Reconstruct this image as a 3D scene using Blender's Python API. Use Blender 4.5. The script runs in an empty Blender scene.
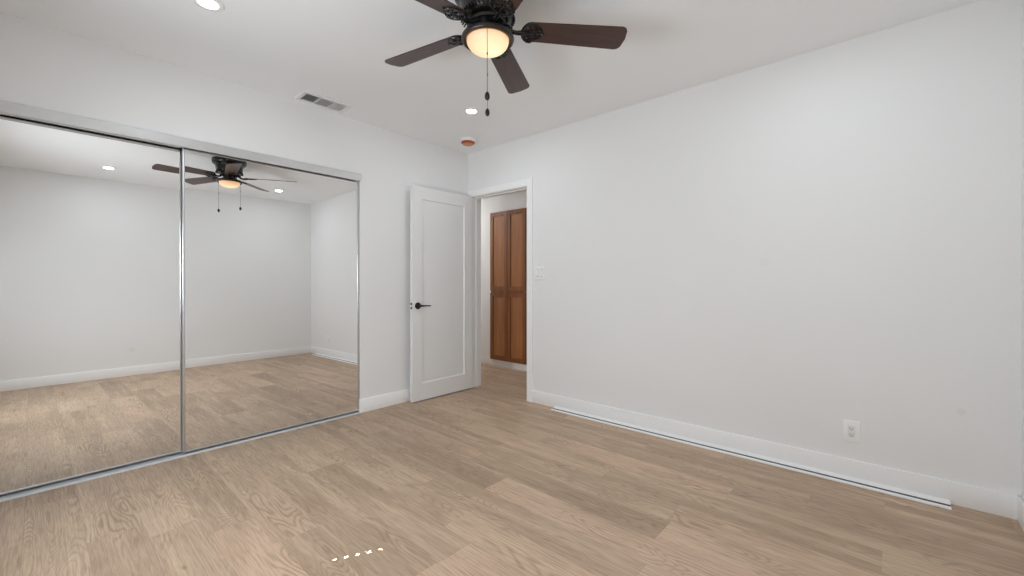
import bpy, bmesh, math, random
from mathutils import Vector, Matrix

S = bpy.context.scene
COL = S.collection
PI = math.pi
rad = math.radians

# ------------------------------------------------------------------ camera
cam_data = bpy.data.cameras.new('camera')
cam = bpy.data.objects.new('camera', cam_data)
COL.objects.link(cam)
cam.location = (3.4008, -3.0854, 1.12)
cam.rotation_euler = (PI / 2, 0, rad(90 - 48.171))
cam_data.sensor_width = 36.0
cam_data.lens = 422.4 / 1024 * 36.0
cam_data.shift_y = -(288 - 282.74) / 1024
cam_data.clip_start = 0.02
S.camera = cam

# ------------------------------------------------------------------ world, sun, lights, exposure
W = bpy.data.worlds.new('world')
S.world = W
W.use_nodes = True
bg = W.node_tree.nodes['Background']
bg.inputs[0].default_value = (0.75, 0.87, 1.0, 1)
bg.inputs[1].default_value = 1.0
W.cycles.sampling_method = 'NONE'

SUN_TAN = 0.95
sun_dir = Vector((0.447, 0.894, -SUN_TAN)).normalized()
sd = bpy.data.lights.new('sun', 'SUN')
sd.energy = 120.0
sd.angle = rad(0.25)
sd.color = (1.0, 0.95, 0.88)
so = bpy.data.objects.new('sun', sd)
COL.objects.link(so)
so.rotation_euler = sun_dir.to_track_quat('-Z', 'Y').to_euler()
so.location = (0.3, -6, 5)


def area(name, loc, direction, sx, sy, power, color=(1, 1, 1), spread=180):
    l = bpy.data.lights.new(name, 'AREA')
    l.shape = 'RECTANGLE'
    l.size, l.size_y = sx, sy
    l.energy = power
    l.color = color
    l.spread = rad(spread)
    o = bpy.data.objects.new(name, l)
    COL.objects.link(o)
    o.location = loc
    o.rotation_euler = Vector(direction).to_track_quat('-Z', 'Y').to_euler()
    return o


# added area lamps inside the closed blind, standing in for the window's daylight
DAY = (0.865, 0.94, 1.0)
# (each aimed and powered to balance the tones of walls, ceiling and floor)
area('window_fill_right', (1.9, -3.60, 1.3), (.9, 1, -.4), 0.28, 1.0, 10.3, DAY, spread=130)
area('window_fill_left', (1.4, -3.60, 1.3), (-.7, 1, -.5), 0.28, 1.0, 8.5, DAY, spread=110)
area('window_fill_up', (2.0, -3.60, 1.3), (0, 1, .65), 1.5, 0.4, 9.5, DAY, spread=108)
area('window_fill_up_left', (1.3, -3.60, 1.3), (-.5, 1, .75), 0.35, 0.3, 2.0, DAY, spread=90)
area('window_fill_down', (1.9, -3.60, 1.3), (0, 1, -.7), 1.5, 0.4, 8.6, DAY, spread=130)
# the lamp in the hallway beyond the door
area('hall_lamp', (-1.45, 0.50, 2.40), (0, 0, -1), 0.35, 0.35, 10.0, (1.0, 0.985, 0.95))
DOWNLIGHT = 2.9      # power of each recessed light
BOWL = 1.0

S.view_settings.view_transform = 'Standard'
S.view_settings.look = 'None'
S.view_settings.gamma = 1.0
S.view_settings.use_curve_mapping = False
S.view_settings.exposure = 0.0
S.cycles.use_denoising = True
S.cycles.max_bounces = 14
S.cycles.diffuse_bounces = 8
S.cycles.glossy_bounces = 6
S.cycles.sample_clamp_indirect = 20.0
S.cycles.caustics_reflective = False
S.cycles.caustics_refractive = False
S.cycles.use_light_tree = False

# ------------------------------------------------------------------ dimensions
H = 2.5087           # ceiling
XW = 3.862           # wall opposite the closet
YB = -3.75           # wall behind the camera
CL0, CL1, CLT = -3.69, -1.250, 2.05   # closet opening
DX0, DX1, DT = 0.075, 0.835, 2.033    # doorway
WT = 0.125           # wall thickness
HY = 1.03            # far wall of the hall

# ------------------------------------------------------------------ node helpers


def new_mat(name):
    m = bpy.data.materials.new(name)
    m.use_nodes = True
    nt = m.node_tree
    b = nt.nodes['Principled BSDF']
    return m, nt, b


def N(nt, kind, **kw):
    n = nt.nodes.new(kind)
    for k, v in kw.items():
        setattr(n, k, v)
    return n


def math_node(nt, op, a, b=None, clamp=False):
    n = nt.nodes.new('ShaderNodeMath')
    n.operation = op
    n.use_clamp = clamp
    for i, v in enumerate((a, b)):
        if v is None:
            continue
        if isinstance(v, (int, float)):
            n.inputs[i].default_value = v
        else:
            nt.links.new(v, n.inputs[i])
    return n.outputs[0]


def mixc(nt, fac, a, b, blend='MIX'):
    n = nt.nodes.new('ShaderNodeMix')
    n.data_type = 'RGBA'
    n.blend_type = blend
    for idx, v in ((0, fac), (6, a), (7, b)):
        if isinstance(v, (int, float)):
            n.inputs[idx].default_value = v
        elif isinstance(v, tuple):
            n.inputs[idx].default_value = v if len(v) == 4 else v + (1,)
        else:
            nt.links.new(v, n.inputs[idx])
    return n.outputs[2]


def simple(name, color, rough=0.5, metal=0.0, spec=0.5, coat=0.0, bump=0.0, bscale=200.0, mottled=0.0):
    m, nt, b = new_mat(name)
    b.inputs['Base Color'].default_value = color + (1,)
    b.inputs['Roughness'].default_value = rough
    b.inputs['Metallic'].default_value = metal
    b.inputs['Specular IOR Level'].default_value = spec
    b.inputs['Coat Weight'].default_value = coat
    if bump or mottled:
        tc = N(nt, 'ShaderNodeTexCoord')
        nz = N(nt, 'ShaderNodeTexNoise')
        nz.inputs['Scale'].default_value = bscale
        nz.inputs['Detail'].default_value = 3
        nt.links.new(tc.outputs['Object'], nz.inputs['Vector'])
        if bump:
            bp = N(nt, 'ShaderNodeBump')
            bp.inputs['Strength'].default_value = bump
            bp.inputs['Distance'].default_value = 0.002
            nt.links.new(nz.outputs[0], bp.inputs['Height'])
            nt.links.new(bp.outputs[0], b.inputs['Normal'])
        if mottled:
            c2 = tuple(c * (1 - mottled) for c in color)
            nt.links.new(mixc(nt, nz.outputs[0], color, c2), b.inputs['Base Color'])
    return m


def wall_paint(name, color, marks=()):
    m, nt, b = new_mat(name)
    b.inputs['Roughness'].default_value = 0.6
    b.inputs['Specular IOR Level'].default_value = 0.25
    geo = N(nt, 'ShaderNodeNewGeometry')
    nz = N(nt, 'ShaderNodeTexNoise')
    nz.inputs['Scale'].default_value = 1.6
    nz.inputs['Detail'].default_value = 2
    nt.links.new(geo.outputs['Position'], nz.inputs['Vector'])
    c = mixc(nt, nz.outputs[0], color, tuple(x * 0.975 for x in color))
    for (p, r, f) in marks:      # old scuffs and filled nail holes in the paint
        d = N(nt, 'ShaderNodeVectorMath', operation='DISTANCE')
        nt.links.new(geo.outputs['Position'], d.inputs[0])
        d.inputs[1].default_value = p
        k = math_node(nt, 'SUBTRACT', 1.0, math_node(nt, 'DIVIDE', d.outputs['Value'], r), clamp=True)
        k = math_node(nt, 'MINIMUM', math_node(nt, 'MULTIPLY', k, 2.0), 1.0)
        k = math_node(nt, 'MULTIPLY', k, f)
        c = mixc(nt, k, c, tuple(x * 0.6 for x in color))
    nt.links.new(c, b.inputs['Base Color'])
    n2 = N(nt, 'ShaderNodeTexNoise')
    n2.inputs['Scale'].default_value = 90
    n2.inputs['Detail'].default_value = 4
    nt.links.new(geo.outputs['Position'], n2.inputs['Vector'])
    bp = N(nt, 'ShaderNodeBump')
    bp.inputs['Strength'].default_value = 0.12
    bp.inputs['Distance'].default_value = 0.002
    nt.links.new(n2.outputs[0], bp.inputs['Height'])
    nt.links.new(bp.outputs[0], b.inputs['Normal'])
    return m


WALLC = (0.85, 0.85, 0.85)
M_wall = wall_paint('wall paint', WALLC)
M_wall_r = wall_paint('wall paint with marks', WALLC, [((3.667, 0, 0.472), 0.022, .16), ((2.80, 0, 1.25), 0.03, .06), ((1.55, 0, 1.45), 0.02, .05)])
M_wall_o = wall_paint('wall paint with a mark', WALLC, [((XW, -2.25, 0.33), 0.04, .13)])
M_ceil = wall_paint('ceiling paint', (0.915, 0.92, 0.925))
M_trim = simple('white trim paint', (0.91, 0.91, 0.91), 0.35)
M_door = simple('white door paint', (0.82, 0.82, 0.82), 0.4, bump=0.05, bscale=60)
M_plastic = simple('white plastic', (0.90, 0.90, 0.895), 0.35)
M_gap = simple('painted gap shadow grey', (0.35, 0.35, 0.35), 0.5)
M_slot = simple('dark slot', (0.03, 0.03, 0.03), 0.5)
M_alu = simple('brushed aluminium', (0.62, 0.62, 0.63), 0.38, 0.85, bump=0.02, bscale=300)
M_fascia = simple('satin white metal', (0.66, 0.66, 0.66), 0.22, 0.35)
M_track = simple('satin grey metal', (0.60, 0.605, 0.62), 0.5, 0.15)
M_black = simple('matt black metal', (0.012, 0.012, 0.012), 0.35, 0.3)
M_fan = simple('black bronze metal', (0.007, 0.0065, 0.0065), 0.26, 0.0, spec=0.45, bump=0.03, bscale=60)
M_ring = simple('oil rubbed bronze', (0.035, 0.027, 0.023), 0.35, 0.5)
M_chain = simple('grey chain', (0.22, 0.21, 0.20), 0.35, 0.8)
M_duct = simple('dark duct', (0.09, 0.09, 0.09), 0.8)
M_vent = simple('white vent enamel', (0.80, 0.80, 0.79), 0.4)
M_orange = simple('orange dust cover', (0.40, 0.075, 0.03), 0.4, coat=0.2)
M_orange2 = simple('light orange dust cover', (0.60, 0.22, 0.085), 0.4)
M_board = simple('closet board', (0.6, 0.6, 0.6), 0.6)

m, nt, b = new_mat('mirror silver')
b.inputs['Base Color'].default_value = (0.93, 0.935, 0.93, 1)
b.inputs['Metallic'].default_value = 1
b.inputs['Roughness'].default_value = 0.0
M_mirror = m

m, nt, b = new_mat('window glass')
out = nt.nodes['Material Output']
tr = N(nt, 'ShaderNodeBsdfTransparent')
gl = N(nt, 'ShaderNodeBsdfGlossy')
gl.inputs['Roughness'].default_value = 0.02
mx = N(nt, 'ShaderNodeMixShader')
mx.inputs[0].default_value = 0.08
nt.links.new(tr.outputs[0], mx.inputs[1])
nt.links.new(gl.outputs[0], mx.inputs[2])
nt.links.new(mx.outputs[0], out.inputs[0])
M_glass = m


def emitter(name, color, strength):
    m, nt, b = new_mat(name)
    b.inputs['Base Color'].default_value = (0.8, 0.8, 0.8, 1)
    b.inputs['Emission Color'].default_value = color + (1,)
    b.inputs['Emission Strength'].default_value = strength
    return m


M_lens = emitter('lit downlight lens', (0.97, 0.985, 1.0), 5.0)
M_lens.cycles.emission_sampling = 'NONE'

# frosted bowl, lit by the bulb inside it (brightest next to the bulb)
m, nt, b = new_mat('lit frosted bowl')
tc = N(nt, 'ShaderNodeTexCoord')
d = N(nt, 'ShaderNodeVectorMath', operation='DISTANCE')
nt.links.new(tc.outputs['Object'], d.inputs[0])
d.inputs[1].default_value = (0.022, 0.022, -0.325)
rp = N(nt, 'ShaderNodeValToRGB')
rp.color_ramp.elements[0].position = 0.0
rp.color_ramp.elements[0].color = (1.0, 0.90, 0.60, 1)
rp.color_ramp.elements[1].position = 1.0
rp.color_ramp.elements[1].color = (0.62, 0.28, 0.09, 1)
e = rp.color_ramp.elements.new(0.30)
e.color = (0.95, 0.71, 0.40, 1)
e = rp.color_ramp.elements.new(0.62)
e.color = (0.86, 0.57, 0.28, 1)
nt.links.new(math_node(nt, 'DIVIDE', d.outputs['Value'], 0.14), rp.inputs[0])
b.inputs['Base Color'].default_value = (0.5, 0.45, 0.38, 1)
b.inputs['Roughness'].default_value = 0.5
b.inputs['Specular IOR Level'].default_value = 0.2
nt.links.new(rp.outputs[0], b.inputs['Emission Color'])
b.inputs['Emission Strength'].default_value = BOWL
M_bowl = m
M_bowl.cycles.emission_sampling = 'NONE'


def wood(name, c_dark, c_light, rough, axis=0, scale=1.0, coat=0.0):
    """straight grained wood, the grain running along the object's own axis"""
    m, nt, b = new_mat(name)
    tc = N(nt, 'ShaderNodeTexCoord')
    mp = N(nt, 'ShaderNodeMapping')
    sc = [40 * scale] * 3
    sc[axis] = 2.5 * scale
    mp.inputs['Scale'].default_value = sc
    nt.links.new(tc.outputs['Object'], mp.inputs[0])
    n1 = N(nt, 'ShaderNodeTexNoise')
    n1.inputs['Scale'].default_value = 1.0
    n1.inputs['Detail'].default_value = 6
    n1.inputs['Distortion'].default_value = 0.6
    nt.links.new(mp.outputs[0], n1.inputs['Vector'])
    n2 = N(nt, 'ShaderNodeTexNoise')
    n2.inputs['Scale'].default_value = 5.0
    n2.inputs['Detail'].default_value = 3
    nt.links.new(mp.outputs[0], n2.inputs['Vector'])
    rp = N(nt, 'ShaderNodeValToRGB')
    rp.color_ramp.elements[0].position = 0.32
    rp.color_ramp.elements[1].position = 0.68
    rp.color_ramp.elements[0].color = c_dark + (1,)
    rp.color_ramp.elements[1].color = c_light + (1,)
    nt.links.new(n1.outputs[0], rp.inputs[0])
    c = mixc(nt, 0.25, rp.outputs[0], mixc(nt, n2.outputs[0], c_dark, c_light))
    nt.links.new(c, b.inputs['Base Color'])
    b.inputs['Roughness'].default_value = rough
    b.inputs['Coat Weight'].default_value = coat
    return m


M_blade = wood('dark walnut blade', (0.030, 0.011, 0.008), (0.075, 0.028, 0.019), 0.38, 0, 1.0, 0.15)
M_cab = wood('honey brown cabinet wood', (0.17, 0.056, 0.015), (0.30, 0.105, 0.029), 0.4, 2, 0.8, 0.1)
M_cabp = wood('honey brown cabinet panel wood', (0.27, 0.105, 0.030), (0.44, 0.175, 0.056), 0.4, 2, 0.6, 0.1)

# floor: plank shade and seed come from the mesh, one face to each plank
m, nt, b = new_mat('light oak vinyl planks')
L = nt.links.new
geo = N(nt, 'ShaderNodeNewGeometry')
ash = N(nt, 'ShaderNodeAttribute', attribute_name='shade')
ase = N(nt, 'ShaderNodeAttribute', attribute_name='seed')
apk = N(nt, 'ShaderNodeAttribute', attribute_name='pink')
sep = N(nt, 'ShaderNodeSeparateXYZ')
L(geo.outputs['Position'], sep.inputs[0])
seed = ase.outputs['Fac']


def grain_vec(sx, sy, off):
    cb = N(nt, 'ShaderNodeCombineXYZ')
    L(math_node(nt, 'ADD', math_node(nt, 'MULTIPLY', sep.outputs[0], sx), math_node(nt, 'MULTIPLY', seed, 37.0)), cb.inputs[0])
    L(math_node(nt, 'ADD', math_node(nt, 'MULTIPLY', sep.outputs[1], sy), math_node(nt, 'MULTIPLY', seed, 91.0)), cb.inputs[1])
    cb.inputs[2].default_value = off
    return cb.outputs[0]


def noise(vec, scale, detail, distort=0.0, rough=0.5):
    n = N(nt, 'ShaderNodeTexNoise')
    n.inputs['Scale'].default_value = scale
    n.inputs['Detail'].default_value = detail
    n.inputs['Roughness'].default_value = rough
    n.inputs['Distortion'].default_value = distort
    L(vec, n.inputs['Vector'])
    return n.outputs[0]


# growth rings cut by the plank face: contour lines of a stretched field
field = noise(grain_vec(1.35, 8.0, 0.0), 1.0, 1.2, 0.1)
wob = noise(grain_vec(14.0, 60.0, 4.0), 1.0, 2)
phase = math_node(nt, 'ADD', math_node(nt, 'MULTIPLY', field, 165.0), math_node(nt, 'MULTIPLY', wob, 1.6))
rings = math_node(nt, 'ADD', math_node(nt, 'MULTIPLY', math_node(nt, 'SINE', phase), 0.5), 0.5)
rings = math_node(nt, 'POWER', rings, 3.0)
ring_amt = noise(grain_vec(1.5, 4.0, 5.0), 1.0, 1)
ring_amt = math_node(nt, 'MULTIPLY', math_node(nt, 'SUBTRACT', ring_amt, 0.36, True), 3.2, True)
pore = noise(grain_vec(26.0, 240.0, 2.0), 1.0, 2)
rings = math_node(nt, 'MULTIPLY', rings, ring_amt)
rings = math_node(nt, 'MULTIPLY', rings, math_node(nt, 'ADD', 0.45, math_node(nt, 'MULTIPLY', pore, 1.0)))
fibre = noise(grain_vec(7.0, 130.0, 9.0), 1.0, 5, 0.0, 0.6)
streak = noise(grain_vec(0.8, 15.0, 3.0), 1.0, 3)
cloud = noise(grain_vec(2.0, 5.0, 7.0), 1.0, 3)
base = mixc(nt, ash.outputs['Fac'], (0.390, 0.280, 0.195), (0.645, 0.475, 0.340))
base = mixc(nt, apk.outputs['Fac'], base, (0.642, 0.445, 0.325))
base = mixc(nt, math_node(nt, 'MULTIPLY', math_node(nt, 'SUBTRACT', streak, 0.47, True), 3.2, True), base, (0.689, 0.519, 0.369))
base = mixc(nt, math_node(nt, 'MULTIPLY', math_node(nt, 'SUBTRACT', 0.50, cloud, True), 2.4, True), base, (0.350, 0.244, 0.161))
base = mixc(nt, math_node(nt, 'MULTIPLY', rings, 0.62), base, (0.251, 0.166, 0.106))
base = mixc(nt, math_node(nt, 'MULTIPLY', math_node(nt, 'SUBTRACT', fibre, 0.47, True), 2.5, True), base, (0.293, 0.197, 0.129))
base = mixc(nt, math_node(nt, 'MULTIPLY', math_node(nt, 'SUBTRACT', 0.46, fibre, True), 2.0, True), base, (0.724, 0.552, 0.408))
# small dark knots
vn = N(nt, 'ShaderNodeTexVoronoi')
vn.inputs['Scale'].default_value = 1.0
L(grain_vec(2.0, 4.5, 0.0), vn.inputs['Vector'])
knot = math_node(nt, 'SUBTRACT', 1.0, math_node(nt, 'DIVIDE', vn.outputs['Distance'], 0.05), True)
base = mixc(nt, math_node(nt, 'MULTIPLY', knot, 0.6), base, (0.11, 0.065, 0.038))
# the milled edge between two rows
ROW_W, ROW_Y = 0.184, -0.007
fy = math_node(nt, 'FRACT', math_node(nt, 'DIVIDE', math_node(nt, 'SUBTRACT', sep.outputs[1], ROW_Y), ROW_W))
edge = math_node(nt, 'ABSOLUTE', math_node(nt, 'SUBTRACT', fy, 0.5))
e_dark = math_node(nt, 'GREATER_THAN', edge, 0.4935)
base = mixc(nt, math_node(nt, 'MULTIPLY', e_dark, 0.22), base, (0.14, 0.09, 0.058))
L(base, b.inputs['Base Color'])
b.inputs['Specular IOR Level'].default_value = 0.3
rg = math_node(nt, 'ADD', 0.42, math_node(nt, 'MULTIPLY', fibre, 0.12))
L(rg, b.inputs['Roughness'])
bp = N(nt, 'ShaderNodeBump')
bp.inputs['Strength'].default_value = 0.15
bp.inputs['Distance'].default_value = 0.001
L(fibre, bp.inputs['Height'])
L(bp.outputs[0], b.inputs['Normal'])
M_floor = m

# ------------------------------------------------------------------ mesh helpers


class MB:
    def __init__(self):
        self.bm = bmesh.new()

    def box(self, x0, x1, y0, y1, z0, z1, bevel=0.0, seg=2, mat=None):
        r = bmesh.ops.create_cube(self.bm, size=1.0)
        vs = r['verts']
        M = Matrix.Translation(((x0 + x1) / 2, (y0 + y1) / 2, (z0 + z1) / 2)) @ Matrix.Diagonal((x1 - x0, y1 - y0, z1 - z0, 1))
        bmesh.ops.transform(self.bm, matrix=M, verts=vs)
        if bevel:
            es = set()
            for v in vs:
                es.update(v.link_edges)
            bmesh.ops.bevel(self.bm, geom=list(es), offset=bevel, segments=seg, profile=0.5, affect='EDGES')
        return self

    def lathe(self, prof, seg=48, center=(0, 0, 0), cap=True):
        """prof: list of (radius, z) from one end to the other"""
        bm = self.bm
        rings = []
        for r, z in prof:
            if r < 1e-6:
                rings.append([bm.verts.new((center[0], center[1], center[2] + z))])
            else:
                rings.append([bm.verts.new((center[0] + r * math.cos(2 * PI * i / seg), center[1] + r * math.sin(2 * PI * i / seg), center[2] + z)) for i in range(seg)])
        for a, c in zip(rings, rings[1:]):
            for i in range(seg):
                j = (i + 1) % seg
                if len(a) == 1 and len(c) == 1:
                    continue
                if len(a) == 1:
                    bm.faces.new((a[0], c[i], c[j]))
                elif len(c) == 1:
                    bm.faces.new((a[j], a[i], c[0]))
                else:
                    bm.faces.new((a[i], c[i], c[j], a[j]))
        if cap:
            for r in (rings[0], rings[-1]):
                if len(r) > 1:
                    bm.faces.new(r)
        return self

    def tube(self, pts, radii, seg=12):
        bm = self.bm
        pts = [Vector(p) for p in pts]
        if isinstance(radii, (int, float)):
            radii = [radii] * len(pts)
        rings = []
        for i, p in enumerate(pts):
            t = (pts[min(i + 1, len(pts) - 1)] - pts[max(i - 1, 0)]).normalized()
            up = Vector((0, 0, 1)) if abs(t.z) < 0.9 else Vector((1, 0, 0))
            a = t.cross(up).normalized()
            c = t.cross(a).normalized()
            rings.append([bm.verts.new(p + radii[i] * (math.cos(2 * PI * k / seg) * a + math.sin(2 * PI * k / seg) * c)) for k in range(seg)])
        for r0, r1 in zip(rings, rings[1:]):
            for k in range(seg):
                j = (k + 1) % seg
                bm.faces.new((r0[k], r0[j], r1[j], r1[k]))
        bm.faces.new(rings[0])
        bm.faces.new(rings[-1])
        return self

    def prism(self, poly, z0, z1, bevel=0.0):
        """poly: list of (x, y), extruded in z"""
        bm = self.bm
        lo = [bm.verts.new((x, y, z0)) for x, y in poly]
        hi = [bm.verts.new((x, y, z1)) for x, y in poly]
        n = len(poly)
        fs = [bm.faces.new(lo), bm.faces.new(hi)]
        for i in range(n):
            j = (i + 1) % n
            bm.faces.new((lo[i], lo[j], hi[j], hi[i]))
        if bevel:
            es = [e for f in fs for e in f.edges]
            bmesh.ops.bevel(bm, geom=es, offset=bevel, segments=2, profile=0.5, affect='EDGES')
        return self

    def ring(self, center, R, r, seg=24, mseg=8, M=None, arc=(0, 2 * PI)):
        pts = []
        full = abs(arc[1] - arc[0] - 2 * PI) < 1e-4
        n = seg + 1
        for i in range(n):
            a = arc[0] + (arc[1] - arc[0]) * i / seg
            pts.append((center[0] + R * math.cos(a), center[1] + R * math.sin(a), center[2]))
        return self.tube(pts, r, mseg)

    def xform(self, M):
        bmesh.ops.transform(self.bm, matrix=M, verts=self.bm.verts)
        return self

    def build(self, name, mat, parent=None, smooth=False):
        me = bpy.data.meshes.new(name)
        bmesh.ops.recalc_face_normals(self.bm, faces=self.bm.faces)
        self.bm.to_mesh(me)
        self.bm.free()
        me.materials.append(mat)
        if smooth:
            for p in me.polygons:
                p.use_smooth = True
            me.set_sharp_from_angle(angle=rad(38))
        o = bpy.data.objects.new(name, me)
        COL.objects.link(o)
        if parent:
            o.parent = parent
        return o


def tag(o, label=None, cat=None, group=None, kind=None):
    if label:
        o['label'] = label
    if cat:
        o['category'] = cat
    if group:
        o['group'] = group
    if kind:
        o['kind'] = kind
    return o


def empty(name, loc, label, cat, group=None, kind=None, rz=0.0):
    o = bpy.data.objects.new(name, None)
    o.empty_display_size = 0.1
    COL.objects.link(o)
    o.location = loc
    o.rotation_euler = (0, 0, rz)
    return tag(o, label, cat, group, kind)


def recess_slab(w, h, t, sl, sr, rt, rb, depth, slope, both=True, bevel=0.0015):
    """a slab w (x) by h (z), thickness t (y from 0 to t), its y=0 face with one
    sunk flat panel whose edges slope; both: the same on the other face"""
    mb = MB()
    bm = mb.bm

    def face_ring(y, inward):
        o = [bm.verts.new(p) for p in ((0, y, 0), (w, y, 0), (w, y, h), (0, y, h))]
        i1 = [bm.verts.new(p) for p in ((sl, y, rb), (w - sr, y, rb), (w - sr, y, h - rt), (sl, y, h - rt))]
        s = slope
        yy = y + inward * depth
        i2 = [bm.verts.new(p) for p in ((sl + s, yy, rb + s), (w - sr - s, yy, rb + s), (w - sr - s, yy, h - rt - s), (sl + s, yy, h - rt - s))]
        for k in range(4):
            j = (k + 1) % 4
            bm.faces.new((o[k], o[j], i1[j], i1[k]))
            bm.faces.new((i1[k], i1[j], i2[j], i2[k]))
        bm.faces.new(i2)
        return o
    a = face_ring(0, 1)
    if both:
        c = face_ring(t, -1)
    else:
        c = [bm.verts.new(p) for p in ((0, t, 0), (w, t, 0), (w, t, h), (0, t, h))]
        bm.faces.new(c)
    for k in range(4):
        j = (k + 1) % 4
        bm.faces.new((a[k], a[j], c[j], c[k]))
    return mb


# ------------------------------------------------------------------ the room: floor
JOINTS = {1: .94, 3: 2.765, 4: 3.377, 5: 1.393, 6: 2.635, 7: 1.76, 8: 2.68, 10: 2.057, 11: .83, 12: 1.44, 13: 1.14, 15: .827, 16: .217}
# shades seen in the photograph: (row, x just inside the plank): (shade, pink)
SHADES = {(3, 2.6): (.75, .55), (3, 2.9): (.25, 0), (4, 3.2): (.3, 0), (4, 3.5): (.75, 0), (6, 2.5): (.15, 0), (6, 2.8): (.75, .6), (7, 1.6): (.12, 0),
          (7, 1.9): (.8, .35), (8, 2.5): (.4, 0), (8, 2.75): (.85, 0), (10, 1.9): (.25, 0), (10, 2.2): (.7, .5), (11, .7): (.55, 0), (11, 1.0): (.25, 0),
          (12, 1.3): (.6, .15), (12, 1.6): (.25, 0), (13, 1.0): (.35, 0), (13, 1.3): (.85, .5), (15, .7): (.65, .1), (15, 1.0): (.35, 0),
          (16, .1): (.3, 0), (16, .4): (.6, 0), (5, 1.2): (.2, 0), (5, 1.6): (.45, 0), (9, 1.8): (.55, 0), (14, 1.3): (.5, 0)}
PL = 1.22
random.seed(11)
bm = bmesh.new()
fshade, fseed, fpink = [], [], []
X0F, X1F = -2.2, XW + 0.05
for k in range(-6, 21):
    y1 = ROW_Y - ROW_W * k
    y0 = y1 - ROW_W
    off = JOINTS.get(k, random.uniform(0, PL))
    n0 = math.floor((X0F - off) / PL)
    x = off + n0 * PL
    while x < X1F:
        a, c = max(x, X0F), min(x + PL, X1F)
        sh = random.uniform(0.2, 0.75)
        pk = random.choice((0, 0, 0, .2, .4))
        for (kk, xx), (s_, p_) in SHADES.items():
            if kk == k and a < xx < c:
                sh, pk = s_, p_
        if c - a > 0.002:
            vs = [bm.verts.new(p) for p in ((a, y0, 0), (c, y0, 0), (c, y1, 0), (a, y1, 0))]
            bm.faces.new(vs)
            fshade.append(sh)
            fpink.append(pk)
            fseed.append(random.random())
        x += PL
bmesh.ops.remove_doubles(bm, verts=bm.verts, dist=1e-5)
me = bpy.data.meshes.new('floor')
bm.to_mesh(me)
bm.free()
for nm, vals in (('shade', fshade), ('seed', fseed), ('pink', fpink)):
    at = me.attributes.new(nm, 'FLOAT', 'FACE')
    at.data.foreach_set('value', vals)
me.materials.append(M_floor)
fl = bpy.data.objects.new('floor', me)
COL.objects.link(fl)
tag(fl, 'light oak plank floor of the bedroom and hall', 'floor', kind='structure')

# ------------------------------------------------------------------ walls and ceiling
T = WT
mb = MB().box(-0.8, XW + T, YB - T, T, H, H + 0.12)
tag(mb.build('ceiling', M_ceil), 'flat white bedroom ceiling', 'ceiling', kind='structure')
def wall_prism(poly, M):
    return MB().prism(poly, 0, T).xform(M)


# drawn in (along, height), then stood up: the outline runs round the openings
UPX = Matrix(((1, 0, 0, 0), (0, 0, 1, 0), (0, 1, 0, 0), (0, 0, 0, 1)))         # x, z, thickness towards +y
UPY = Matrix(((0, 0, -1, 0), (1, 0, 0, 0), (0, 1, 0, 0), (0, 0, 0, 1)))        # y, z, thickness towards -x
a, c = DX0 - 0.018, DX1 + 0.018
poly = [(-T, 0), (a, 0), (a, DT + 0.018), (c, DT + 0.018), (c, 0), (XW + T, 0), (XW + T, H), (-T, H)]
tag(wall_prism(poly, UPX).build('wall_right', M_wall_r), 'long blank white wall with the doorway at its far end', 'wall', kind='structure')
poly = [(YB, 0), (CL0, 0), (CL0, CLT), (CL1, CLT), (CL1, 0), (0, 0), (0, H), (YB, H)]
tag(wall_prism(poly, UPY).build('wall_left', M_wall), 'white wall holding the mirrored closet', 'wall', kind='structure')
tag(MB().box(XW, XW + T, YB - T, 0, 0, H).build('wall_front', M_wall_o), 'plain white wall seen in the closet mirrors', 'wall', kind='structure')
WX0, WX1, WZ0, WZ1 = 0.72, 2.98, 0.90, 2.10
mb = MB()
mb.box(-T, WX0, YB - T, YB, 0, H)
mb.box(WX1, XW, YB - T, YB, 0, H)
mb.box(WX0, WX1, YB - T, YB, 0, WZ0)
mb.box(WX0, WX1, YB - T, YB, WZ1, H)
tag(mb.build('wall_back', M_wall), 'white wall with the window, behind the viewpoint', 'wall', kind='structure')
mb = MB().box(-0.78, -0.74, YB, -0.9, 0, H).box(-0.74, -T, -0.94, -0.90, 0, H).box(-0.74, -T, YB, YB + 0.04, 0, H)
tag(mb.build('wall_closet', M_wall), 'white inner wall of the closet behind the mirrors', 'wall', kind='structure')
# hall shell
tag(MB().box(-2.2, 2.2, HY, HY + T, 0, 2.5).build('wall_hall', M_wall), 'white hallway wall seen through the open doorway', 'wall', kind='structure')
mb = MB().box(-2.2 - T, -2.2, T, HY + T, 0, 2.5).box(2.2, 2.2 + T, T, HY + T, 0, 2.5).box(-2.2, -T, 0.0, T, 0, 2.5)
tag(mb.build('wall_hall_end', M_wall), 'white end walls of the hallway', 'wall', kind='structure')
tag(MB().box(-2.2 - T, 2.2 + T, T, HY + T, 2.43, 2.5).build('ceiling_hall', M_ceil), 'white hallway ceiling beyond the doorway', 'ceiling', kind='structure')

# baseboards
BH, BT = 0.115, 0.015


def baseboard(name, boxes, label):
    mb = MB()
    for bx in boxes:
        mb.box(*bx, bevel=0.004, seg=2)
    return tag(mb.build(name, M_trim, smooth=True), label, 'baseboard', kind='structure')


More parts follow.
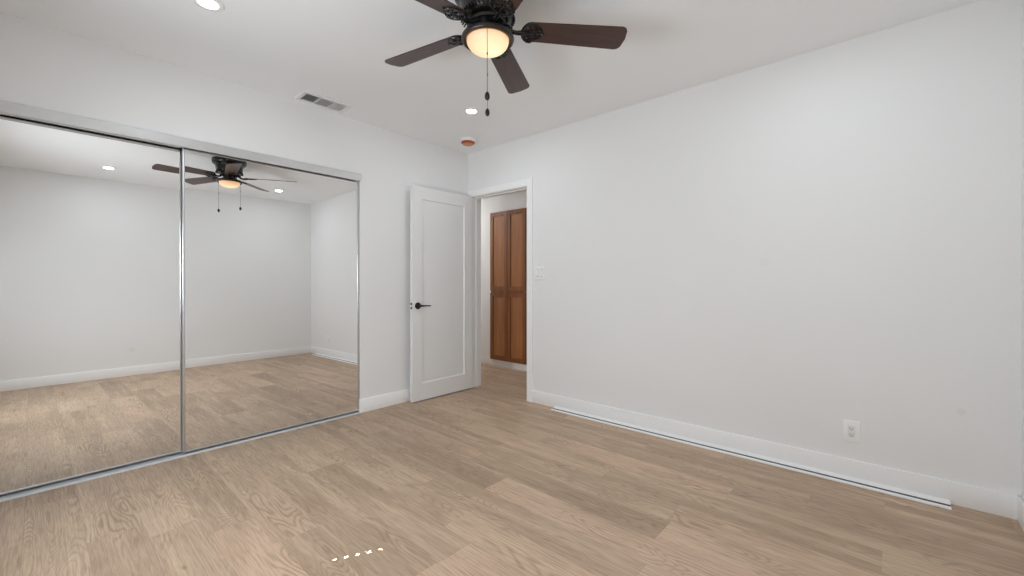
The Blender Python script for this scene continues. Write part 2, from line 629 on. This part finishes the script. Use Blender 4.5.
baseboard('baseboard_right', [(DX1 + 0.063, XW, -BT, 0, 0, BH)], 'white baseboard along the blank wall with the outlet')
baseboard('baseboard_left', [(0, BT, CL1 - 0.003, 0, 0, BH), (-0.022, BT, CL1 - 0.006, CL1 + 0.004, 0, BH)], 'short white baseboard between closet and open door')
baseboard('baseboard_front', [(XW - BT, XW, YB, 0, 0, BH)], 'white baseboard seen in the closet mirrors')
baseboard('baseboard_back', [(0, XW, YB, YB + BT, 0, BH)], 'white baseboard under the window behind the viewpoint')
baseboard('baseboard_hall', [(-2.2, -0.641, HY - BT, HY, 0, BH), (0.0, 2.2, HY - BT, HY, 0, BH)], 'white baseboard in the hallway left of the cabinet')

# door casing, jamb and stop
e = empty('trim_1', (DX0, 0, 0), 'flat white casing around the open doorway', 'door casing', kind='structure')
CW, CT = 0.066, 0.016
mb = MB()
mb.box(DX1 + 0.004, DX1 + 0.004 + CW, -CT, 0, 0, DT + 0.004 + CW, 0.002)
mb.build('casing_side', M_trim, e).matrix_parent_inverse = Matrix.Translation((-DX0, 0, 0))
mb = MB()
mb.box(DX0 - 0.004 - CW, DX0 - 0.004, -CT, 0, 0, DT + 0.004, 0.002)
mb.build('casing_side', M_trim, e).matrix_parent_inverse = Matrix.Translation((-DX0, 0, 0))
mb = MB()
mb.box(DX0 - 0.004 - CW, DX1 + 0.004, -CT, 0, DT + 0.004, DT + 0.004 + CW, 0.002)
mb.build('casing_head', M_trim, e).matrix_parent_inverse = Matrix.Translation((-DX0, 0, 0))
mb = MB()
mb.box(DX0 - 0.018, DX0, -0.001, T, 0, DT)
mb.box(DX1, DX1 + 0.018, -0.001, T, 0, DT)
mb.box(DX0 - 0.018, DX1 + 0.018, -0.001, T, DT, DT + 0.018)
mb.build('door_jamb', M_trim, e).matrix_parent_inverse = Matrix.Translation((-DX0, 0, 0))
mb = MB()
mb.box(DX0, DX0 + 0.011, 0.040, 0.075, 0, DT, 0.001)
mb.box(DX1 - 0.011, DX1, 0.040, 0.075, 0, DT, 0.001)
mb.box(DX0 + 0.011, DX1 - 0.011, 0.040, 0.075, DT - 0.011, DT, 0.001)
mb.build('door_stop', M_trim, e).matrix_parent_inverse = Matrix.Translation((-DX0, 0, 0))

# ------------------------------------------------------------------ the open door
DW, DH, DTK = 0.757, 2.018, 0.035
door = empty('door_1', (0.107, -0.030, 0.011), 'open white one-panel door with a black lever handle', 'door', kind='structure')
# local frame: slab x runs along world -y, slab y (thickness) runs along world -x
Rdoor = Matrix(((0, -1, 0, 0), (-1, 0, 0, 0), (0, 0, 1, 0), (0, 0, 0, 1)))
mb = recess_slab(DW, DH, DTK, 0.113, 0.113, 0.118, 0.160, 0.011, 0.007)
mb.xform(Rdoor)
mb.build('door_leaf', M_door, door)
hy = -(DW - 0.060)      # backset
hz = 0.893
RX = Matrix.Translation((0, hy, hz)) @ Matrix.Rotation(PI / 2, 4, 'Y')
mb = MB().lathe([(0.0325, 0.0), (0.0325, 0.004), (0.030, 0.009), (0.014, 0.010), (0.011, 0.014), (0.011, 0.040), (0.0, 0.041)], 40).xform(RX)
hd = mb.build('handle_rose', M_black, door, True)
mb = MB().tube([(0.040, hy - 0.006, hz), (0.044, hy + 0.012, hz), (0.045, hy + 0.040, hz), (0.044, hy + 0.08, hz - 0.001), (0.041, hy + 0.118, hz - 0.002)], [0.0095, 0.0095, 0.0075, 0.0062, 0.0055], 14)
mb.build('lever', M_black, door, True)
RXb = Matrix.Translation((-DTK, hy, hz)) @ Matrix.Rotation(-PI / 2, 4, 'Y')
mb = MB().lathe([(0.0325, 0.0), (0.0325, 0.004), (0.030, 0.009), (0.014, 0.010), (0.011, 0.014), (0.011, 0.026), (0.0, 0.027)], 40).xform(RXb)
mb.build('handle_rose', M_black, door, True)
mb = MB().box(-DTK / 2 - 0.0125, -DTK / 2 + 0.0125, -DW - 0.0015, -DW + 0.001, hz - 0.0285, hz + 0.0285, 0.0006)
lp = mb.build('latch_plate', M_black, door)
mb = MB().box(-DTK / 2 - 0.008, -DTK / 2 + 0.010, -DW - 0.009, -DW, hz - 0.010, hz + 0.010, 0.002)
mb.build('latch_bolt', M_plastic, lp)
for z in (0.18, 1.0, 1.84):
    mb = MB().tube([(-DTK - 0.004, 0.010, z - 0.045), (-DTK - 0.004, 0.010, z + 0.045)], 0.006, 12)
    mb.build('hinge', M_black, door, True)

# ------------------------------------------------------------------ closet: header, track, mirror doors
e = empty('closet_header', (0, CL1, 1.994), 'satin pale metal header fascia running above the mirrored closet doors', 'door track')
mb = MB().box(0.014, 0.018, YB - CL1 + 0.01, -0.001, 0.0, 0.058, 0.001)
mb.box(0.0005, 0.014, YB - CL1 + 0.01, -0.001, 0.054, 0.058)
mb.box(-0.003, 0.014, CL0 - CL1 + 0.002, -0.002, 0.0, 0.003)
mb.box(-0.034, -0.003, CL0 - CL1 + 0.002, -2.476 - CL1, 0.0, 0.003)
mb.build('fascia', M_fascia, e)
mb = MB().box(-0.090, 0.0, CL0 - CL1 + 0.002, -0.002, 0.050, 0.0545)
mb.box(-0.090, -0.086, CL0 - CL1 + 0.002, -0.002, 0.040, 0.050)
mb.build('top_channel', M_fascia, e)
e = empty('closet_floor_track', (0, CL1, 0), 'low grey metal track on the floor under the mirrored doors', 'door track')
prof = [(0.018, 0.0), (0.018, 0.003), (0.010, 0.009), (-0.038, 0.009), (-0.040, 0.006), (-0.064, 0.006), (-0.066, 0.009), (-0.070, 0.009), (-0.072, 0.004), (-0.092, 0.004), (-0.094, 0.010), (-0.100, 0.010), (-0.100, 0.0)]
bmx = MB()
lo = [bmx.bm.verts.new((x, CL0 - CL1, z)) for x, z in prof]
hi = [bmx.bm.verts.new((x, -0.007, z)) for x, z in prof]
for i in range(len(prof)):
    j = (i + 1) % len(prof)
    bmx.bm.faces.new((lo[i], lo[j], hi[j], hi[i]))
bmx.bm.faces.new(lo)
bmx.bm.faces.new(hi)
bmx.build('track_rail', M_track, e)


def mirror_door(y0, y1, xf, yaw, tilt, label):
    """frame from y0 to y1, glass face at xf; pivot at the middle of the glass"""
    w, z0, z1 = y1 - y0, 0.020, 2.034
    h = z1 - z0
    e = empty('mirror_door', (xf, (y0 + y1) / 2, (z0 + z1) / 2), label, 'mirrored closet door', 'sliding mirror doors of the closet')
    e.rotation_euler = (0, rad(tilt), rad(yaw))
    st = 0.012
    MB().box(-0.006, -0.001, -w / 2 + 0.004, w / 2 - 0.004, -h / 2 + 0.004, h / 2 - 0.004).build('mirror_glass', M_mirror, e)
    MB().box(-0.016, -0.007, -w / 2 + 0.004, w / 2 - 0.004, -h / 2 + 0.004, h / 2 - 0.004).build('backing_board', M_board, e)
    for s in (-1, 1):
        a = s * w / 2
        MB().box(-0.018, 0.006, min(a, a - s * st), max(a, a - s * st), -h / 2, h / 2, 0.003).build('stile', M_alu, e, True)
    MB().box(-0.017, 0.004, -w / 2 + st, w / 2 - st, -h / 2, -h / 2 + 0.009, 0.0015).build('bottom_rail', M_alu, e)
    MB().box(-0.017, 0.004, -w / 2 + st, w / 2 - st, h / 2 - 0.010, h / 2, 0.0015).build('top_rail', M_alu, e)
    return e


mirror_door(-2.470, CL1 - 0.002, -0.012, 0.20, -0.47, 'right sliding mirror door, overlapping in front, beside the open bedroom door')
mirror_door(CL0 + 0.002, -2.440, -0.046, 0.29, -0.62, 'left sliding mirror door, set behind the other, at the photo edge')

# ------------------------------------------------------------------ hall cabinet
cab = empty('hall_cabinet', (-0.640, 1.000, 0.0), 'tall honey brown wooden cabinet built into the hallway wall', 'cabinet')
CWD = 0.628
MB().box(0, CWD + 0.02, 0.0, HY - 1.000 + 0.02, 0.086, 2.066, 0.001).build('face_frame', M_cab, cab)
MB().box(0.012, CWD + 0.02, 0.012, 0.03, 0.0, 0.086).build('toe_kick', M_trim, cab)
for (z0, z1) in ((0.092, 0.985), (1.012, 2.060)):
    for i in range(2):
        w = 0.308
        x0 = 0.004 + i * 0.314
        mb = recess_slab(w, z1 - z0, 0.019, 0.050, 0.050, 0.052, 0.052, 0.0120, 0.003, both=False)
        mb.xform(Matrix.Translation((x0, -0.0195, z0)))
        dd = mb.build('cabinet_door', M_cab, cab)
        mb = MB().box(x0 + 0.055, x0 + w - 0.055, -0.0085, -0.0060, z0 + 0.057, z1 - 0.057)
        mb.build('door_panel', M_cabp, dd)

# ------------------------------------------------------------------ ceiling fan
DZ = 0.013       # everything below the motor sits this much higher
FX, FY = 1.986, -1.676
fan = empty('ceiling_fan', (FX, FY, H), 'black five-blade ceiling fan with a glowing bowl light', 'ceiling fan')
MB().lathe([(0.150, 0.0), (0.160, -0.004), (0.163, -0.020), (0.160, -0.046), (0.150, -0.058), (0.137, -0.064), (0.131, -0.075), (0.127, -0.100), (0.124, -0.120), (0.118, -0.142), (0.108, -0.152), (0.092, -0.158), (0.05, -0.159)], 64).build('motor_housing', M_fan, fan, True)
mb = MB()
for i in range(44):
    a = 2 * PI * i / 44
    M = Matrix.Rotation(a, 4, 'Z') @ Matrix.Translation((0.121, 0, -0.135)) @ Matrix.Rotation(rad(-20), 4, 'Y') @ Matrix.Rotation(rad(18), 4, 'X')
    c = MB()
    c.box(-0.004, 0.004, -0.0022, 0.0022, -0.020, 0.020, 0.001, 1)
    c.xform(M)
    tmp = bpy.data.meshes.new('tmp')
    c.bm.to_mesh(tmp)
    c.bm.free()
    mb.bm.from_mesh(tmp)
    bpy.data.meshes.remove(tmp)
mb.build('vent_grille', M_fan, fan, True)
MB().lathe([(0.05, -0.166), (0.082, -0.168), (0.086, -0.175), (0.084, -0.188), (0.06, -0.192), (0.05, -0.192)], 48).build('rotor', M_fan, fan, True).location.z = DZ
MB().lathe([(0.05, -0.190), (0.056, -0.192), (0.058, -0.205), (0.058, -0.222), (0.066, -0.232), (0.070, -0.236), (0.05, -0.238)], 48).build('switch_housing', M_fan, fan, True).location.z = DZ
MB().lathe([(0.04, -0.232), (0.085, -0.234), (0.112, -0.239), (0.122, -0.246), (0.1245, -0.254), (0.122, -0.262), (0.115, -0.267), (0.102, -0.263), (0.100, -0.256), (0.098, -0.250), (0.04, -0.246)], 64).build('light_ring', M_ring, fan, True).location.z = DZ
prof = [(0.0995, -0.252)]
for i in range(1, 15):
    t = i / 14 * PI / 2
    prof.append((0.0995 * math.cos(t) ** 0.8 if i < 14 else 0.0, -0.260 - 0.058 * math.sin(t)))
MB().lathe(prof, 64, cap=False).build('glass_bowl', M_bowl, fan, True).location.z = DZ


def blade_outline(r0=0.150, r1=0.662, n=10):
    w0, w1 = 0.057, 0.069
    pts = []
    # root: half round
    for i in range(n + 1):
        a = PI / 2 + PI * i / n
        pts.append((r0 + 0.040 + 0.040 * math.cos(a), w0 * math.sin(a)))
    # -y side then the tip with two rounded corners
    cr = 0.032
    for i in range(n + 1):
        a = -PI / 2 + PI / 2 * i / n
        pts.append((r1 - cr - 0.006 + cr * math.cos(a), -w1 + cr + cr * math.sin(a)))
    pts.append((r1, 0))
    for i in range(n + 1):
        a = PI / 2 * i / n
        pts.append((r1 - cr - 0.006 + cr * math.cos(a), w1 - cr + cr * math.sin(a)))
    return pts


BZ = -0.204 + DZ
BLADES = [(48.7, 0.012), (117.6, 0.006), (191.2, -0.022), (263.5, -0.01), (335.5, -0.01)]
for k in range(5):
    ang = rad(BLADES[k][0])
    M = Matrix.Rotation(ang, 4, 'Z') @ Matrix.Translation((BLADES[k][1], 0, BZ)) @ Matrix.Rotation(rad(-12.5), 4, 'X')
    bl = MB().prism(blade_outline(), -0.003, 0.003, 0.0015).build('blade', M_blade, fan)
    bl.matrix_local = M
    # iron under the root of the blade: neck, curved border and scrolls
    mb = MB()
    arc = []
    for i in range(13):
        a = PI * 0.42 + PI * 1.16 * i / 12
        arc.append((0.1915 + 0.040 * math.cos(a), 0.053 * math.sin(a), -0.006))
    mb.tube(arc, [0.0075] * 13, 8)
    mb.prism([(0.148 + 0.045 * (1 - math.cos(PI / 2 * i / 6)), 0.050 * math.sin(PI / 2 * i / 6) * s) for s, rng in ((1, range(6, -1, -1)), (-1, range(1, 7))) for i in rng][::-1], -0.0065, -0.0035)
    for s in (-1, 1):
        mb.ring((0.200, s * 0.026, -0.0065), 0.017, 0.0052, 18, 6)
        mb.ring((0.232, s * 0.012, -0.0065), 0.012, 0.0042, 16, 6)
        mb.tube([(0.190, s * 0.047, -0.006), (0.210, s * 0.048, -0.006), (0.224, s * 0.036, -0.006), (0.240, s * 0.026, -0.006)], [0.006, 0.005, 0.0045, 0.003], 8)
    mb.tube([(0.150, 0, -0.006), (0.190, 0, -0.007), (0.225, 0, -0.006), (0.258, 0, -0.005)], [0.010, 0.007, 0.006, 0.003], 8)
    mb.tube([(0.058, 0, 0.020), (0.085, 0, 0.014), (0.105, 0, -0.006), (0.125, 0, -0.011), (0.150, 0, -0.008), (0.165, 0, -0.006)], [0.016, 0.014, 0.010, 0.010, 0.012, 0.012], 10)
    ir = mb.build('blade_iron', M_fan, fan, True)
    ir.matrix_local = M
    for p in ((0.176, 0.030), (0.176, -0.030), (0.245, 0.0)):
        sc = MB().lathe([(0.0, -0.0105), (0.004, -0.0095), (0.0048, -0.0065), (0.0048, -0.003)], 12).xform(Matrix.Translation((p[0], p[1], 0))).build('screw', M_chain, ir, True)

# pull chains: one on the side facing the viewer, one behind the bowl
for (dx, dy, zb) in ((0.080, -0.083, -0.572), (-0.083, 0.080, -0.552)):
    zt = -0.262
    mb = MB()
    mb.tube([(dx, dy, zt + 0.012), (dx, dy, zb + 0.02)], 0.0012, 6)
    z = zt - 0.006
    while z > zb + 0.03:
        mb.lathe([(0.0, 0.0021), (0.0018, 0.0011), (0.0018, -0.0011), (0.0, -0.0021)], 6, (dx, dy, z))
        z -= 0.0052
    ch = mb.build('pull_chain', M_chain, fan, True)
    ch.location.z = DZ
    MB().lathe([(0.0, 0.020), (0.004, 0.019), (0.009, 0.012), (0.0115, 0.002), (0.011, -0.008), (0.007, -0.016), (0.0, -0.019)], 20, (dx, dy, zb)).build('pull_knob', M_black, ch, True)
    MB().lathe([(0.0, 0.007), (0.003, 0.005), (0.003, -0.005), (0.0, -0.007)], 8, (dx, dy, zb + 0.19)).build('chain_link', M_ring, ch, True)

# ------------------------------------------------------------------ recessed lights
LX0, LX1, LY0, LY1 = 0.882, 3.128, -2.530, -0.762


def downlight(x, y, label):
    e = empty('recessed_light', (x, y, H), label, 'ceiling light', 'recessed lights in the bedroom ceiling')
    MB().lathe([(0.044, -0.001), (0.066, -0.001), (0.068, -0.003), (0.066, -0.0045), (0.049, -0.0055), (0.044, -0.0055), (0.0425, -0.002)], 48, cap=False).build('trim_ring', M_plastic, e, True)
    MB().lathe([(0.0, -0.0085), (0.040, -0.0085), (0.042, -0.0070), (0.042, -0.001), (0.0, -0.001)], 48).build('lens', M_lens, e)
    l = bpy.data.lights.new('recessed_lamp', 'AREA')
    l.shape = 'DISK'
    l.size = 0.080
    l.energy = DOWNLIGHT
    l.color = (0.88, 0.95, 1.0)
    lo_ = bpy.data.objects.new('recessed_lamp', l)
    COL.objects.link(lo_)
    lo_.location = (x, y, H - 0.0095)
    return e


downlight(LX0, LY1, 'lit recessed light between fan and smoke detector, near the room corner')
downlight(LX0, LY0, 'lit recessed light cut off by the top edge of the photo')
downlight(LX1, LY1, 'lit recessed light mirrored just below a fan blade in the right closet mirror')
downlight(LX1, LY0, 'lit recessed light mirrored in the left closet mirror')

# ------------------------------------------------------------------ smoke detector
sm = empty('smoke_detector', (0.362, -0.328, H), 'round white smoke detector under an orange dust cover', 'smoke detector')
MB().lathe([(0.068, 0.0), (0.073, -0.004), (0.073, -0.026), (0.068, -0.032), (0.03, -0.033)], 48).build('base', M_plastic, sm, True)
MB().lathe([(0.05, -0.030), (0.066, -0.032), (0.067, -0.035), (0.062, -0.044), (0.054, -0.048), (0.04, -0.048)], 48).build('dust_cover', M_orange, sm, True)
MB().lathe([(0.046, -0.046), (0.050, -0.050), (0.046, -0.056), (0.02, -0.060), (0.0, -0.061)], 40).build('cover_cap', M_orange2, sm, True)

# ------------------------------------------------------------------ ceiling register
VX, VY = 0.170, -1.634
vent = empty('air_vent', (VX, VY, H), 'white three-section air vent in the ceiling above the closet', 'air vent')
VW, VL = 0.196, 0.366
sx = 0.064
mb = MB()
mb.box(-VW / 2, -sx, -VL / 2, VL / 2, -0.012, 0.0, 0.003)
mb.box(sx, VW / 2, -VL / 2, VL / 2, -0.012, 0.0, 0.003)
mb.box(-sx, sx, -VL / 2, -VL / 2 + 0.030, -0.012, 0.0, 0.003)
mb.box(-sx, sx, VL / 2 - 0.030, VL / 2, -0.012, 0.0, 0.003)
secs = [(-0.150, -0.056), (-0.047, 0.047), (0.056, 0.150)]
mb.box(-sx, sx, -0.056, -0.047, -0.012, 0.0, 0.001)
mb.box(-sx, sx, 0.047, 0.056, -0.012, 0.0, 0.001)
mb.build('frame', M_vent, vent)
MB().box(-sx, sx, -0.15, 0.15, -0.0012, -0.0002).build('duct_opening', M_duct, vent)
for (a, c), tilt in zip(secs, (-36, -66, 40)):
    mb = MB()
    n = 9
    for i in range(n):
        x = -sx + (i + 0.5) * 2 * sx / n
        t = rad(tilt)
        dxx, dzz = 0.0075 * math.cos(t), 0.0075 * math.sin(t)
        vs = [mb.bm.verts.new(p) for p in ((x - dxx, a, -0.0095 - dzz), (x + dxx, a, -0.0095 + dzz), (x + dxx, c, -0.0095 + dzz), (x - dxx, c, -0.0095 - dzz))]
        f = mb.bm.faces.new(vs)
    bmesh.ops.solidify(mb.bm, geom=mb.bm.faces[:], thickness=0.0006)
    mb.build('louvres', M_vent, vent)

# ------------------------------------------------------------------ switch and outlet
sw = empty('light_switch', (0.987, 0, 1.212), 'white double light switch beside the door casing', 'light switch')
MB().box(-0.060, 0.060, -0.009, -0.001, -0.062, 0.062, 0.004, 3).build('plate', M_plastic, sw, True)
for s in (-1, 1):
    MB().box(s * 0.023 - 0.0175, s * 0.023 + 0.0175, -0.0094, -0.006, -0.035, 0.035).build('rocker_gap_shade', M_gap, sw)  # grey inset, the shade of the gap round each rocker as colour
    mb = MB().box(-0.0158, 0.0158, -0.004, 0.004, -0.032, 0.032, 0.001)
    mb.xform(Matrix.Translation((s * 0.023, -0.0105, 0)) @ Matrix.Rotation(rad(4 * s), 4, 'X'))
    mb.build('rocker', M_plastic, sw)

ou = empty('wall_outlet', (3.237, 0, 0.273), 'white wall outlet low on the blank wall', 'outlet')
MB().box(-0.040, 0.040, -0.006, 0, -0.062, 0.062, 0.003, 3).build('plate', M_plastic, ou, True)
rc = MB().box(-0.0168, 0.0168, -0.0075, -0.004, -0.0335, 0.0335, 0.001).build('receptacle', M_vent, ou)
for s in (-1, 1):
    z = s * 0.0175
    mb = MB()
    mb.box(-0.0078, -0.0052, -0.0079, -0.007, z - 0.003, z + 0.0055)
    mb.box(0.0050, 0.0074, -0.0079, -0.007, z - 0.003, z + 0.0045)
    mb.build('blade_slots', M_slot, rc)
    mb = MB().lathe([(0.0028, 0.0), (0.0028, 0.0009), (0.0, 0.0009)], 12).xform(Matrix.Translation((0, -0.007, z - 0.0085)) @ Matrix.Rotation(PI / 2, 4, 'X'))
    mb.build('ground_hole', M_slot, rc)

# ------------------------------------------------------------------ spare white channel lying along the baseboard
sp = empty('spare_track', (1.175, -0.018, 0), 'loose white metal channel strip lying on the floor along the baseboard', 'loose trim strip')
LNG = 2.452
prof = [(0.0, 0.0), (0.0, 0.021), (-0.003, 0.022), (-0.006, 0.0205), (-0.024, 0.012), (-0.0295, 0.006), (-0.0295, 0.002), (-0.046, 0.002), (-0.046, 0.006), (-0.050, 0.0075), (-0.070, 0.007), (-0.073, 0.005), (-0.073, 0.0)]
mb = MB()
lo = [mb.bm.verts.new((0, y, z)) for y, z in prof]
hi = [mb.bm.verts.new((LNG, y, z)) for y, z in prof]
for i in range(len(prof)):
    j = (i + 1) % len(prof)
    mb.bm.faces.new((lo[i], lo[j], hi[j], hi[i]))
mb.bm.faces.new(lo)
mb.bm.faces.new(hi)
mb.build('channel', M_trim, sp)
MB().box(0.001, LNG - 0.001, -0.0458, -0.0296, 0.0015, 0.0078).build('groove_shade', M_slot, sp)  # dark strip that paints the shadow line into the groove

# ------------------------------------------------------------------ window behind the viewpoint and its closed blind
win = empty('window_1', (WX0, YB, WZ0), 'white window behind the viewpoint', 'window', kind='structure')
ww, wh = WX1 - WX0, WZ1 - WZ0
mb = MB()
for bx in ((0, 0.05, 0, wh), (ww - 0.05, ww, 0, wh), (0, ww, 0, 0.05), (0, ww, wh - 0.05, wh), (ww / 2 - 0.09, ww / 2 - 0.03, 0, wh)):
    mb.box(bx[0], bx[1], -0.09, -0.04, bx[2], bx[3])
mb.build('window_frame', M_trim, win)
MB().box(0.04, ww - 0.04, -0.068, -0.062, 0.04, wh - 0.04).build('pane', M_glass, win)
BY = -3.757                                  # plane of the blind, fitted into the opening
bw, bh = ww, wh
PITCH = 0.0442 * SUN_TAN
z_row = 1.730 * SUN_TAN                      # cord holes that catch the sun
cols = [(0.992, 5), (1.59, 4), (1.82, 3), (2.42, 5)]
slats = {}
mb = MB()
z = 0.0
base_z = WZ0
k0 = round((z_row - base_z) / PITCH)
zshift = (z_row - base_z) - k0 * PITCH
i = 0
while True:
    zc = zshift + i * PITCH
    if zc - PITCH / 2 > bh:
        break
    z0, z1 = max(0.0, zc - PITCH / 2), min(bh, zc + PITCH / 2)
    holes = sorted(c[0] - WX0 for c in cols if -2 <= i - k0 <= c[1] - 3)
    hw, hh = 0.0060, 0.0055
    if not holes:
        mb.box(0, bw, -0.002, 0.0, z0, z1)
    else:
        mb.box(0, bw, -0.002, 0.0, z0, zc - hh)
        mb.box(0, bw, -0.002, 0.0, zc + hh, z1)
        xs = 0.0
        for hx in holes:
            mb.box(xs, hx - hw, -0.002, 0.0, zc - hh, zc + hh)
            xs = hx + hw
        mb.box(xs, bw, -0.002, 0.0, zc - hh, zc + hh)
    i += 1
mb.build('blind_slats', M_plastic, win).location.y = BY - YB
MB().box(0, bw, -0.004, 0.012, bh - 0.05, bh - 0.001, 0.003).build('blind_head_rail', M_plastic, win).location.y = BY - YB
